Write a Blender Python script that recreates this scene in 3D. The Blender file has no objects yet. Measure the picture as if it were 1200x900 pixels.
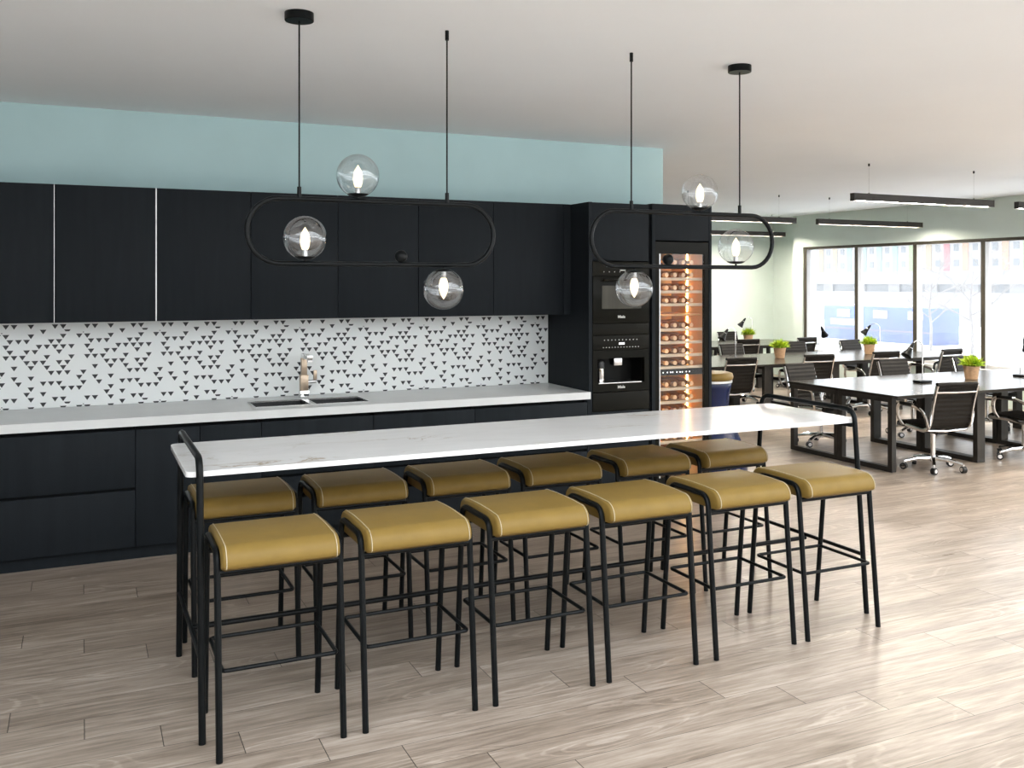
import bpy, bmesh, math, random
from mathutils import Vector, Matrix
PI = math.pi
random.seed(7)
S = bpy.context.scene
C = S.collection

# ------------------------------------------------------------------ materials
def srgb(r, g, b):
    f = lambda c: (c/255/12.92) if c/255 <= .04045 else ((c/255+.055)/1.055)**2.4
    return (f(r), f(g), f(b), 1)

def mat(name, col, rough=.5, metal=0, spec=.5, trans=0, ior=1.45, emit=None, estr=0, coat=0):
    m = bpy.data.materials.new(name); m.use_nodes = True
    p = m.node_tree.nodes['Principled BSDF']
    p.inputs['Base Color'].default_value = (*col[:3], 1)
    p.inputs['Roughness'].default_value = rough
    p.inputs['Metallic'].default_value = metal
    p.inputs['Specular IOR Level'].default_value = spec
    p.inputs['Transmission Weight'].default_value = trans
    p.inputs['IOR'].default_value = ior
    p.inputs['Coat Weight'].default_value = coat
    if emit:
        p.inputs['Emission Color'].default_value = (*emit[:3], 1)
        p.inputs['Emission Strength'].default_value = estr
    return m

def nd(m, t, **kw):
    n = m.node_tree.nodes.new(t)
    for k, v in kw.items():
        if k in n.inputs: n.inputs[k].default_value = v
        else: setattr(n, k, v)
    return n
def ln(m, a, b): m.node_tree.links.new(a, b)
def P(m): return m.node_tree.nodes['Principled BSDF']

def vary(m, c1, c2, scale=6, stretch=(1, 1, 1), detail=4, bump=0, bscale=60):
    """noise-mixed colour and an optional fine bump, in object coordinates"""
    tc = nd(m, 'ShaderNodeTexCoord'); mp = nd(m, 'ShaderNodeMapping'); mp.inputs['Scale'].default_value = stretch
    ln(m, tc.outputs['Object'], mp.inputs['Vector'])
    no = nd(m, 'ShaderNodeTexNoise', Scale=scale, Detail=detail)
    ln(m, mp.outputs[0], no.inputs['Vector'])
    cr = nd(m, 'ShaderNodeValToRGB')
    cr.color_ramp.elements[0].position = .3; cr.color_ramp.elements[1].position = .7
    cr.color_ramp.elements[0].color = (*c1[:3], 1); cr.color_ramp.elements[1].color = (*c2[:3], 1)
    ln(m, no.outputs['Fac'], cr.inputs[0]); ln(m, cr.outputs[0], P(m).inputs['Base Color'])
    if bump:
        n2 = nd(m, 'ShaderNodeTexNoise', Scale=bscale, Detail=3)
        ln(m, mp.outputs[0], n2.inputs['Vector'])
        b = nd(m, 'ShaderNodeBump', Strength=bump, Distance=.002)
        ln(m, n2.outputs['Fac'], b.inputs['Height']); ln(m, b.outputs[0], P(m).inputs['Normal'])
    return m

def k(c, f): return tuple(x*f for x in c[:3])

M = {}
M['ceiling'] = vary(mat('ceiling paint', (.8, .8, .8), .9, spec=.1), (.885, .91, .935), (.90, .925, .95), 2)
c = (.43, .595, .615); M['teal'] = vary(mat('pale teal paint', c, .8, spec=.2), c, k(c, 1.05), 3, bump=.05)
c = (.60, .675, .635); M['sage'] = vary(mat('sage paint', c, .8, spec=.2), c, k(c, 1.04), 3, bump=.05)
c = (.74, .74, .72); M['white_wall'] = vary(mat('white wall paint', c, .8, spec=.2), c, k(c, 1.04), 3)
c = (.36, .36, .36); M['grey_wall'] = vary(mat('grey wall paint', c, .8, spec=.2), c, k(c, 1.04), 3)
c = (.0150, .0182, .0215); M['navy'] = vary(mat('dark navy lacquer', c, .55, spec=.08), k(c, .92), k(c, 1.1), 3, (8, 8, .6), bump=.03, bscale=140)
M['navy_dark'] = vary(mat('shadow gap black', (.004, .005, .006), .7, spec=.1), (.004, .005, .006), (.006, .007, .008))
M['alu'] = vary(mat('aluminium edge', (.55, .56, .56), .35, .7), (.5, .5, .5), (.6, .6, .6))  # cooler door edge; also stands for light in two cabinet seams
c = (.74, .755, .75); M['counter'] = vary(mat('pale grey worktop', c, .32, spec=.5), k(c, .97), k(c, 1.03), 5)
M['tile'] = vary(mat('white backsplash', (.80, .83, .83), .35), (.79, .82, .82), (.82, .845, .84), 4)
M['tri'] = vary(mat('charcoal triangles', (.016, .018, .022), .4), (.014, .016, .02), (.02, .022, .026), 8)
M['steel'] = vary(mat('brushed steel', (.6, .6, .6), .25, 1), (.55, .55, .55), (.66, .65, .64), 30)
M['chrome'] = vary(mat('chrome', (.82, .82, .82), .08, 1), (.8, .8, .8), (.85, .85, .85), 3)
M['basin'] = vary(mat('dark granite sink', (.02, .021, .023), .5), (.016, .017, .019), (.028, .029, .031), 60)
M['metal_black'] = vary(mat('black powder coat', (.004, .005, .0055), .33, spec=.16), (.0035, .0045, .005), (.005, .006, .0065), 20, bump=.04, bscale=200)
M['metal_bronze'] = vary(mat('dark bronze steel', (.020, .017, .014), .42, spec=.5), (.017, .0145, .012), (.026, .022, .018), 12)
c = (.212, .136, .034); M['mustard'] = vary(mat('mustard leather', c, .42, spec=.22), k(c, .94), k(c, 1.06), 14, bump=.06, bscale=220)
M['piping'] = vary(mat('pale piping', (.5, .43, .3), .5), (.46, .39, .27), (.54, .47, .34), 40)
M['oven'] = vary(mat('black oven glass', (.008, .008, .006), .16, spec=.06), (.009, .009, .007), (.012, .012, .010), 3)
M['oven_mat'] = vary(mat('black oven trim', (.010, .0095, .008), .4, spec=.06), (.011, .011, .009), (.016, .015, .012), 3)
M['oven_win'] = vary(mat('oven window', (.05, .048, .035), .12, spec=.3), (.04, .038, .028), (.06, .056, .042), 20, (1, 1, .1))
M['void'] = vary(mat('dark niche', (.003, .003, .003), .5, spec=.2), (.003, .003, .003), (.005, .005, .004))
M['print'] = vary(mat('white print', (.75, .75, .72), .5), (.7, .7, .68), (.8, .8, .76))
M['desk'] = vary(mat('dark desk laminate', (.034, .031, .027), .20, spec=.22), (.030, .027, .023), (.042, .038, .033), 2, (1, 8, 1))
M['sling'] = vary(mat('black ribbed upholstery', (.013, .0115, .010), .42, spec=.13), (.011, .0095, .008), (.016, .014, .012), 12)
M['plastic'] = vary(mat('black plastic', (.010, .010, .010), .4), (.008, .008, .008), (.014, .014, .014), 20)
c = (.50, .315, .185); M['pot'] = vary(mat('woven tan pot', c, .8, spec=.2), k(c, .8), k(c, 1.1), 40, (1, 1, 3), bump=.3, bscale=120)
M['soil'] = vary(mat('soil', (.03, .02, .012), .9), (.02, .014, .01), (.05, .033, .02), 60)
M['leaf'] = vary(mat('bright leaf', (.22, .40, .03), .5, spec=.3), (.14, .33, .02), (.55, .62, .04), 18)
M['blue'] = vary(mat('glazed blue', (.004, .010, .050), .25, spec=.35), (.0035, .0085, .042), (.005, .012, .06), 6)
M['silver'] = vary(mat('silver band', (.7, .7, .7), .3, .9), (.65, .65, .65), (.75, .75, .75), 9)
M['mullion'] = vary(mat('bronze window frame', (.060, .052, .038), .5, spec=.3), (.054, .047, .034), (.068, .058, .043), 4)
M['mull_side'] = vary(mat('grey window frame side', (.42, .42, .42), .5, spec=.3), (.40, .40, .40), (.45, .45, .445), 4)
M['wood_shelf'] = vary(mat('pale wine shelf', (.62, .50, .36), .5), (.55, .43, .30), (.70, .57, .42), 12, (1, 8, 8))
M['bottle'] = vary(mat('amber wine glass', (.55, .20, .04), .15, trans=.3), (.42, .13, .03), (.70, .30, .08), 5)
M['capsule'] = vary(mat('pale capsule', (.70, .45, .26), .3, .2), (.60, .36, .18), (.80, .56, .36), 7)
M['cooler_in'] = vary(mat('wine cooler lining', (.55, .33, .14), .6), (.48, .28, .11), (.62, .38, .17), 3)
M['led_warm'] = mat('warm led', (1, .8, .5), .5, emit=(1, .62, .24), estr=30)
M['led_rail'] = mat('rail diffuser', (1, .95, .85), .5, emit=(1, .90, .76), estr=165)
M['bulb'] = mat('flame bulb', (1, .9, .7), .4, emit=(1, .82, .50), estr=.95)
M['display'] = mat('panel light', (.8, .8, .8), .5, emit=(.9, .92, .95), estr=.6)
M['led_cold'] = mat('indicator light', (.8, .8, .8), .5, emit=(.9, .95, 1), estr=1.5)

def marble():
    m = mat('white marble', (.83, .82, .80), .16, spec=.5)
    tc = nd(m, 'ShaderNodeTexCoord'); mp = nd(m, 'ShaderNodeMapping'); mp.inputs['Scale'].default_value = (1.1, 3, 1)
    mp.inputs['Rotation'].default_value = (0, 0, .35)
    ln(m, tc.outputs['Object'], mp.inputs[0])
    n1 = nd(m, 'ShaderNodeTexNoise', Scale=2.2, Detail=9, Roughness=.62, Distortion=.9); ln(m, mp.outputs[0], n1.inputs['Vector'])
    n2 = nd(m, 'ShaderNodeTexNoise', Scale=1.3, Detail=5, Roughness=.55); ln(m, mp.outputs[0], n2.inputs['Vector'])
    a = nd(m, 'ShaderNodeMath', operation='SUBTRACT'); a.inputs[1].default_value = .5; ln(m, n1.outputs['Fac'], a.inputs[0])
    b = nd(m, 'ShaderNodeMath', operation='ABSOLUTE'); ln(m, a.outputs[0], b.inputs[0])
    vein = nd(m, 'ShaderNodeMapRange'); vein.inputs['From Min'].default_value = 0; vein.inputs['From Max'].default_value = .028
    vein.inputs['To Min'].default_value = 1; vein.inputs['To Max'].default_value = 0; ln(m, b.outputs[0], vein.inputs['Value'])
    gate = nd(m, 'ShaderNodeMapRange'); gate.inputs['From Min'].default_value = .50; gate.inputs['From Max'].default_value = .66
    ln(m, n2.outputs['Fac'], gate.inputs['Value'])
    mu = nd(m, 'ShaderNodeMath', operation='MULTIPLY'); ln(m, vein.outputs[0], mu.inputs[0]); ln(m, gate.outputs[0], mu.inputs[1])
    cr = nd(m, 'ShaderNodeValToRGB')
    cr.color_ramp.elements[0].color = (.83, .825, .815, 1); cr.color_ramp.elements[1].color = (.44, .35, .25, 1)
    e = cr.color_ramp.elements.new(.35); e.color = (.76, .735, .70, 1)
    ln(m, mu.outputs[0], cr.inputs[0])
    soft = nd(m, 'ShaderNodeMapRange'); soft.inputs['From Min'].default_value = .35; soft.inputs['From Max'].default_value = .7
    soft.inputs['To Min'].default_value = 1.0; soft.inputs['To Max'].default_value = .93; ln(m, n1.outputs['Fac'], soft.inputs['Value'])
    mx = nd(m, 'ShaderNodeVectorMath', operation='SCALE'); ln(m, cr.outputs[0], mx.inputs[0]); ln(m, soft.outputs[0], mx.inputs['Scale'])
    ln(m, mx.outputs[0], P(m).inputs['Base Color'])
    return m
M['marble'] = marble()

def floor_mat():
    m = mat('oak plank floor', (.4, .34, .29), .3, spec=.5)
    tc = nd(m, 'ShaderNodeTexCoord'); sx = nd(m, 'ShaderNodeSeparateXYZ'); ln(m, tc.outputs['Object'], sx.inputs[0])
    def math_(op, a, b=None, v=None):
        n = nd(m, 'ShaderNodeMath', operation=op)
        for i, q in enumerate((a, b)):
            if q is None: continue
            if isinstance(q, (int, float)): n.inputs[i].default_value = q
            else: ln(m, q, n.inputs[i])
        return n.outputs[0]
    W, L = .1785, 1.3235
    yr = math_('DIVIDE', math_('SUBTRACT', sx.outputs['Y'], 3.29), W)
    row = math_('FLOOR', yr); fy = math_('FRACT', yr)
    xr = math_('DIVIDE', math_('ADD', math_('SUBTRACT', sx.outputs['X'], .805), math_('MULTIPLY', row, .2645)), L)
    pl = math_('FLOOR', xr); fx = math_('FRACT', xr)
    cid = nd(m, 'ShaderNodeCombineXYZ'); ln(m, row, cid.inputs[0]); ln(m, pl, cid.inputs[1])
    wn = nd(m, 'ShaderNodeTexWhiteNoise', noise_dimensions='3D'); ln(m, cid.outputs[0], wn.inputs['Vector'])
    # distances to the plank edges, metres
    dx = math_('MULTIPLY', math_('MINIMUM', fx, math_('SUBTRACT', 1, fx)), L)
    dy = math_('MULTIPLY', math_('MINIMUM', fy, math_('SUBTRACT', 1, fy)), W)
    jx = nd(m, 'ShaderNodeMapRange'); jx.inputs['From Min'].default_value = .0012; jx.inputs['From Max'].default_value = .0022; ln(m, dx, jx.inputs['Value'])
    jy = nd(m, 'ShaderNodeMapRange'); jy.inputs['From Min'].default_value = .0006; jy.inputs['From Max'].default_value = .0018; jy.inputs['To Min'].default_value = .12; ln(m, dy, jy.inputs['Value'])
    # grain: per-plank offset, long in x
    off = nd(m, 'ShaderNodeVectorMath', operation='SCALE'); ln(m, wn.outputs['Color'], off.inputs[0]); off.inputs['Scale'].default_value = 37
    add = nd(m, 'ShaderNodeVectorMath', operation='ADD'); ln(m, tc.outputs['Object'], add.inputs[0]); ln(m, off.outputs[0], add.inputs[1])
    mp = nd(m, 'ShaderNodeMapping'); mp.inputs['Scale'].default_value = (1.25, 6.0, 1); ln(m, add.outputs[0], mp.inputs[0])
    big = nd(m, 'ShaderNodeTexNoise', Scale=1.0, Detail=0, Roughness=.5); ln(m, mp.outputs[0], big.inputs['Vector'])
    mpj = nd(m, 'ShaderNodeMapping'); mpj.inputs['Scale'].default_value = (26, 40, 1); ln(m, add.outputs[0], mpj.inputs[0])
    jag = nd(m, 'ShaderNodeTexNoise', Scale=1.0, Detail=2); ln(m, mpj.outputs[0], jag.inputs['Vector'])
    wav = math_('SINE', math_('ADD', math_('MULTIPLY', big.outputs['Fac'], 105), math_('MULTIPLY', jag.outputs['Fac'], 3.2)))
    rings = nd(m, 'ShaderNodeMapRange'); rings.inputs['From Min'].default_value = .35; rings.inputs['From Max'].default_value = .95; ln(m, wav, rings.inputs['Value']); rings = rings.outputs[0]
    rmask = nd(m, 'ShaderNodeMapRange'); rmask.inputs['From Min'].default_value = .53; rmask.inputs['From Max'].default_value = .66; ln(m, big.outputs['Fac'], rmask.inputs['Value'])
    mp2 = nd(m, 'ShaderNodeMapping'); mp2.inputs['Scale'].default_value = (4.2, 55, 1); ln(m, add.outputs[0], mp2.inputs[0])
    fine = nd(m, 'ShaderNodeTexNoise', Scale=1.0, Detail=6, Roughness=.65); ln(m, mp2.outputs[0], fine.inputs['Vector'])
    mp3 = nd(m, 'ShaderNodeMapping'); mp3.inputs['Scale'].default_value = (1.0, 9, 1); ln(m, add.outputs[0], mp3.inputs[0])
    cloud = nd(m, 'ShaderNodeTexNoise', Scale=1.2, Detail=4, Roughness=.55); ln(m, mp3.outputs[0], cloud.inputs['Vector'])
    val = math_('ADD', math_('MULTIPLY', math_('SUBTRACT', fine.outputs['Fac'], .5), .72), math_('MULTIPLY', cloud.outputs['Fac'], .60))
    val = math_('ADD', val, math_('MULTIPLY', math_('SUBTRACT', wn.outputs['Value'], .5), .12))
    val = math_('ADD', val, math_('MULTIPLY', math_('MULTIPLY', rings, rmask.outputs[0]), .12))
    cr = nd(m, 'ShaderNodeValToRGB'); ln(m, val, cr.inputs[0])
    cr.color_ramp.elements[0].position = .08; cr.color_ramp.elements[0].color = (.175, .136, .104, 1)
    cr.color_ramp.elements[1].position = .56; cr.color_ramp.elements[1].color = (.50, .43, .365, 1)
    e = cr.color_ramp.elements.new(.30); e.color = (.315, .255, .205, 1)
    joint = math_('MULTIPLY', jx.outputs[0], jy.outputs[0])
    joint = math_('ADD', math_('MULTIPLY', joint, .86), .14)
    sc = nd(m, 'ShaderNodeVectorMath', operation='SCALE'); ln(m, cr.outputs[0], sc.inputs[0]); ln(m, joint, sc.inputs['Scale'])
    ln(m, sc.outputs[0], P(m).inputs['Base Color'])
    rr = nd(m, 'ShaderNodeMapRange'); rr.inputs['To Min'].default_value = .24; rr.inputs['To Max'].default_value = .38; ln(m, cloud.outputs['Fac'], rr.inputs['Value'])
    ln(m, rr.outputs[0], P(m).inputs['Roughness'])
    b = nd(m, 'ShaderNodeBump', Strength=.12, Distance=.002); ln(m, val, b.inputs['Height']); ln(m, b.outputs[0], P(m).inputs['Normal'])
    return m
M['floor'] = floor_mat()

def thin_glass(name, tint=(1, 1, 1), refl=1.0, haze=0, facing=.06):
    m = bpy.data.materials.new(name); m.use_nodes = True; nt = m.node_tree; nt.nodes.clear()
    o = nt.nodes.new('ShaderNodeOutputMaterial'); t = nt.nodes.new('ShaderNodeBsdfTransparent'); t.inputs[0].default_value = (*tint, 1)
    g = nt.nodes.new('ShaderNodeBsdfGlossy'); g.inputs['Roughness'].default_value = .02
    lw = nt.nodes.new('ShaderNodeLayerWeight'); lw.inputs['Blend'].default_value = .5
    pw = nt.nodes.new('ShaderNodeMath'); pw.operation = 'POWER'; pw.inputs[1].default_value = 3; nt.links.new(lw.outputs['Facing'], pw.inputs[0])
    mr = nt.nodes.new('ShaderNodeMapRange'); mr.inputs['To Min'].default_value = facing; mr.inputs['To Max'].default_value = refl
    nt.links.new(pw.outputs[0], mr.inputs['Value'])
    mx = nt.nodes.new('ShaderNodeMixShader'); nt.links.new(mr.outputs[0], mx.inputs[0]); nt.links.new(t.outputs[0], mx.inputs[1]); nt.links.new(g.outputs[0], mx.inputs[2])
    last = mx
    if haze:
        d = nt.nodes.new('ShaderNodeBsdfTranslucent'); d.inputs[0].default_value = (.9, .92, .96, 1)
        m2 = nt.nodes.new('ShaderNodeMixShader'); m2.inputs[0].default_value = haze
        nt.links.new(mx.outputs[0], m2.inputs[1]); nt.links.new(d.outputs[0], m2.inputs[2]); last = m2
    nt.links.new(last.outputs[0], o.inputs[0])
    return m
M['pane'] = thin_glass('window pane glass', (.97, .98, .99), .5, .07, .03)
M['pane_added_roof'] = thin_glass('added roof glass', (.97, .98, .99), .4, 0, .03)
M['cooler_glass'] = thin_glass('cooler door glass', (.95, .95, .95), .3, 0, .02)
M['globe'] = thin_glass('clear globe glass', (.93, .94, .95), .62, 0, .16)

# ------------------------------------------------------------------ mesh builder
class MB:
    """collects shapes into one mesh; every coordinate has `o` subtracted"""
    def __init__(s, o=(0, 0, 0)):
        s.v = []; s.f = []; s.m = []; s.o = Vector(o)
    def add(s, vs, fs, mi=0):
        n = len(s.v); s.v += [Vector(q)-s.o for q in vs]; s.f += [tuple(i+n for i in f) for f in fs]; s.m += [mi]*len(fs); return s
    def box(s, x0, x1, y0, y1, z0, z1, mi=0, bev=0, seg=2):
        if bev:
            bm = bmesh.new(); bmesh.ops.create_cube(bm, size=1)
            for v in bm.verts: v.co = Vector(((x0+x1)/2+v.co.x*(x1-x0), (y0+y1)/2+v.co.y*(y1-y0), (z0+z1)/2+v.co.z*(z1-z0)))
            bmesh.ops.bevel(bm, geom=bm.edges[:], offset=bev, segments=seg, profile=.5, affect='EDGES')
            bm.verts.index_update(); s.add([v.co.copy() for v in bm.verts], [tuple(v.index for v in f.verts) for f in bm.faces], mi); bm.free(); return s
        vs = [(x, y, z) for z in (z0, z1) for y in (y0, y1) for x in (x0, x1)]
        return s.add(vs, [(0, 2, 3, 1), (4, 5, 7, 6), (0, 1, 5, 4), (2, 6, 7, 3), (0, 4, 6, 2), (1, 3, 7, 5)], mi)
    def tube(s, path, r, seg=10, closed=False, mi=0, cap=True, ry=None, up=None):
        pts = [Vector(p) for p in path]; n = len(pts); rings = []
        ref = None
        for i, p in enumerate(pts):
            a = pts[(i-1) % n] if (closed or i > 0) else p; b = pts[(i+1) % n] if (closed or i < n-1) else p
            t = (b-a).normalized()
            if ref is None:
                u0 = Vector(up) if up else (Vector((1, 0, 0)) if abs(t.x) < .9 else Vector((0, 1, 0)))
                ref = (u0-t*u0.dot(t)).normalized()
            else: ref = (ref-t*ref.dot(t)).normalized()
            w = t.cross(ref); rr = r[i] if isinstance(r, (list, tuple)) else r; r2 = ry if ry else rr
            rings.append([p+ref*(rr*math.cos(2*PI*j/seg))+w*(r2*math.sin(2*PI*j/seg)) for j in range(seg)])
        vs = [q for rg in rings for q in rg]; fs = []
        for i in range(n if closed else n-1):
            i2 = (i+1) % n
            for j in range(seg): fs.append((i*seg+j, i*seg+(j+1) % seg, i2*seg+(j+1) % seg, i2*seg+j))
        if cap and not closed: fs += [tuple(range(seg-1, -1, -1)), tuple((n-1)*seg+j for j in range(seg))]
        return s.add(vs, fs, mi)
    def cyl(s, p0, p1, r, seg=16, mi=0, r1=None):
        return s.tube([p0, p1], [r, r if r1 is None else r1], seg, mi=mi)
    def lathe(s, prof, c=(0, 0, 0), seg=24, mi=0, ax='z', cap=True):
        """prof: (radius, height) pairs along the axis"""
        vs = []; c = Vector(c)
        for r, h in prof:
            for j in range(seg):
                a = 2*PI*j/seg; q = (r*math.cos(a), r*math.sin(a), h)
                if ax == 'y': q = (q[0], q[2], q[1])
                if ax == 'x': q = (q[2], q[0], q[1])
                vs.append(c+Vector(q))
        fs = [(i*seg+j, i*seg+(j+1) % seg, (i+1)*seg+(j+1) % seg, (i+1)*seg+j) for i in range(len(prof)-1) for j in range(seg)]
        if cap: fs += [tuple(range(seg-1, -1, -1)), tuple((len(prof)-1)*seg+j for j in range(seg))]
        return s.add(vs, fs, mi)
    def sphere(s, c, r, seg=24, rings=14, mi=0, a0=-PI/2, a1=PI/2):
        pr = [(max(1e-4, r*math.cos(a0+(a1-a0)*i/rings)), r*math.sin(a0+(a1-a0)*i/rings)) for i in range(rings+1)]
        return s.lathe(pr, c, seg, mi)
    def prism(s, poly, x0, x1, mi=0):
        """poly: (y, z) outline extruded along x"""
        n = len(poly); vs = [(x0, y, z) for y, z in poly]+[(x1, y, z) for y, z in poly]
        fs = [(i, (i+1) % n, n+(i+1) % n, n+i) for i in range(n)]+[tuple(range(n-1, -1, -1)), tuple(range(n, 2*n))]
        return s.add(vs, fs, mi)
    def build(s, name, mats, parent=None, loc=None, smooth=35):
        me = bpy.data.meshes.new(name); me.from_pydata([tuple(v) for v in s.v], [], s.f); me.validate()
        bm = bmesh.new(); bm.from_mesh(me); bmesh.ops.recalc_face_normals(bm, faces=bm.faces); bm.to_mesh(me); bm.free()
        for q in (mats if isinstance(mats, (list, tuple)) else [mats]): me.materials.append(M[q])
        if len(me.polygons) == len(s.m): me.polygons.foreach_set('material_index', s.m)
        if smooth:
            me.polygons.foreach_set('use_smooth', [True]*len(me.polygons)); me.set_sharp_from_angle(angle=math.radians(smooth))
        o = bpy.data.objects.new(name, me); C.objects.link(o)
        if parent: o.parent = parent
        if loc: o.location = loc
        return o

def tag(o, label, cat, group=None):
    o['label'] = label; o['category'] = cat
    if group: o['group'] = group
    return o
def thing(name, label, cat, loc=(0, 0, 0), rz=0, group=None):
    o = bpy.data.objects.new(name, None); C.objects.link(o); o.location = loc; o.rotation_euler = (0, 0, rz); o.empty_display_size = .1
    return tag(o, label, cat, group)
def struct(name, mb, mats, smooth=0):
    o = mb.build(name, mats, smooth=smooth); o['kind'] = 'structure'; return o
def dup(root, loc, rz=0, label=None, group=None):
    def cp(o, par):
        c = o.copy(); C.objects.link(c)
        if par: c.parent = par
        for ch in kids.get(o.name, []): cp(ch, c)
        return c
    kids = {}
    for o in root.children_recursive: kids.setdefault(o.parent.name, []).append(o)
    r = cp(root, None); r.location = loc; r.rotation_euler = (0, 0, rz)
    if label: r['label'] = label
    if group: r['group'] = group
    return r
def fillet(pts, r, n=5):
    """round the inner corners of a polyline"""
    pts = [Vector(p) for p in pts]; out = [pts[0]]
    for a, b, c in zip(pts, pts[1:], pts[2:]):
        u = (a-b).normalized(); w = (c-b).normalized(); d = r
        p0, p1 = b+u*d, b+w*d
        for i in range(n+1):
            t = i/n; out.append(p0*(1-t)**2+b*2*t*(1-t)+p1*t*t)
    out.append(pts[-1]); return out
ORD = ['first', 'second', 'third', 'fourth', 'fifth', 'sixth', 'seventh', 'eighth', 'ninth', 'tenth']
def text_mesh(txt, size, mat_, parent, loc, name='logo_lettering', depth=.0006):
    cu = bpy.data.curves.new(name, 'FONT'); cu.body = txt; cu.size = size; cu.align_x = 'CENTER'; cu.align_y = 'CENTER'; cu.extrude = depth; cu.offset = size*.02
    t = bpy.data.objects.new(name, cu); C.objects.link(t); bpy.context.view_layer.update()
    me = bpy.data.meshes.new_from_object(t.evaluated_get(bpy.context.evaluated_depsgraph_get())); bpy.data.objects.remove(t)
    me.materials.clear(); me.materials.append(M[mat_])
    o = bpy.data.objects.new(name, me); C.objects.link(o); o.parent = parent; o.location = loc; o.rotation_euler = (PI/2, 0, 0); return o

# ------------------------------------------------------------------ setting
HC = 2.863          # ceiling
YW = 6.84           # kitchen wall face
XW = 11.352         # window wall face
YB = 13.72          # far wall
XL, YF = -3.2, -1.3
struct('floor', MB().box(XL-.2, XW+.5, YF-.2, YB+.2, -.1, 0), 'floor')
YS = 2.4          # the solid ceiling stops here; towards the camera an unseen glazed roof is added to let daylight in
struct('ceiling', MB().box(XL-.2, XW+.5, YS, YB+.2, HC, HC+.15), 'ceiling')
w = MB()
for x in [XL+i*2.1 for i in range(8)]: w.box(x-.04, x+.04, YF-.2, YS, HC+.02, HC+.14)
w.box(XL, XW+.3, YF-.2, YF-.1, HC+.02, HC+.14)
struct('trim_added_roof', w, 'white_wall')  # beams of the added glazed roof, out of view
struct('window_14', MB().box(XL, XW+.3, YF-.2, YS, HC+.141, HC+.15), 'pane_added_roof')  # unseen rooflight, added to flood table and floor with daylight
struct('wall_kitchen', MB().box(XL, 4.597, YW, YW+.18, 0, HC), 'teal')
struct('wall_left', MB().box(XL-.15, XL, YF, YB, 0, HC), 'grey_wall')
struct('wall_back', MB().box(XL, XW+.45, YB, YB+.15, 0, HC), 'sage')
struct('wall_recess', MB().box(XW+.30, XW+.45, 12.85, YB, 0, HC), 'sage')
# window wall: spandrel, head and the pier by the far corner, in one piece
WZ0, WZ1 = .50, 2.31
y_first = 12.603
pitch = 1.169
n_bays = 12
y_last = y_first-pitch*n_bays
w = MB()
w.box(XW, XW+.30, YF, 12.85, 0, WZ0-.05)
w.box(XW, XW+.30, YF, 12.85, WZ1, HC)
w.box(XW, XW+.30, y_first, 12.85, WZ0-.05, WZ1)
w.box(XW, XW+.30, YF, y_last, WZ0-.05, WZ1)
struct('wall_right', w, 'sage')
struct('trim_sill', MB().box(XW-.03, XW+.30, y_last, y_first, WZ0-.05, WZ0), 'white_wall')
for i in range(n_bays):
    ya = y_first-pitch*i; yb = ya-pitch
    f = MB()
    f.box(XW+.02, XW+.025, ya-.068, ya, WZ0, WZ1, 0)             # mullion face to the room
    f.box(XW+.025, XW+.14, ya-.068, ya, WZ0, WZ1, 1)             # mullion depth
    f.box(XW+.02, XW+.14, yb, ya-.068, WZ1-.045, WZ1, 0)         # head rail
    f.box(XW+.06, XW+.14, yb, ya-.068, WZ0, WZ0+.05, 1)          # bottom rail
    o = struct('window_%d' % (i+1), f, ['mullion', 'mull_side'])
    g = MB().box(XW+.095, XW+.101, yb, ya-.068, WZ0+.05, WZ1-.045).build('window_pane', 'pane', o, smooth=0)
# glazed front of the room behind the camera: head, sill and posts
w = MB(); w.box(XL, XW, YF-.2, YF, 2.70, HC); w.box(XL, XW, YF-.2, YF, 0, 2.0)
for x in [XL+.10+i*2.06 for i in range(8)]: w.box(x-.05, x+.05, YF-.15, YF-.05, 2.0, 2.70)
struct('wall_front', w, 'grey_wall')
struct('baseboard_back', MB().box(XL, XW+.29, YB-.012, YB, 0, .09), 'white_wall')

# ------------------------------------------------------------------ kitchen: base units
KY = 6.145      # front face of doors and drawers
base_g = 'base cabinets under the worktop'
def base_unit(x0, x1, kind, label):
    t = thing('base_cabinet', label, 'cabinet', ((x0+x1)/2, 6.5, .088), group=base_g); o = (t.location)
    g = .0018
    cs = MB(o); a, b = x0+.002, x1-.002
    za, zb = [.64 if abs(q-1.054) < .01 or abs(q-1.799) < .01 else .822 for q in (x0, x1)]   # cut down beside the sink bowls
    cs.box(a, a+.016, KY+.022, YW-.02, .088, za); cs.box(b-.016, b, KY+.022, YW-.02, .088, zb)
    cs.box(a+.016, b-.016, KY+.022, YW-.02, .088, .104); cs.box(a, b, YW-.02, YW-.003, .088, .822)
    cs.box(a+.016, b-.016, KY+.022, KY+.04, .425, .458); cs.box(a+.016, b-.016, KY+.045, KY+.06, .78, .822); cs.build('carcass', 'navy_dark', t)
    if kind == 'drawers':
        for z0, z1 in ((.088, .4325), (.4495, .800)):
            MB(o).box(x0+g, x1-g, KY, KY+.020, z0, z1, bev=.0015).build('drawer', 'navy', t)
    else:
        xs = [x0]+kind+[x1]
        for a, b in zip(xs, xs[1:]): MB(o).box(a+g, b-g, KY, KY+.020, .088, .800, bev=.0015).build('door', 'navy', t)
base_unit(-1.19, -.4435, 'drawers', 'dark navy drawer cabinet running past the picture edge beside the plain two-drawer one')
base_unit(-.4435, .302, 'drawers', 'dark navy two-drawer cabinet with wide fronts, to the left of the tall doors')
base_unit(.302, 1.054, [.678], 'dark navy base cabinet with two tall narrow doors, beside the wide drawers')
base_unit(1.054, 1.799, 'drawers', 'dark navy drawer cabinet directly under the double sink')
base_unit(1.799, 2.542, 'drawers', 'dark navy drawer cabinet just past the sink, between sink and end drawers')
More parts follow.
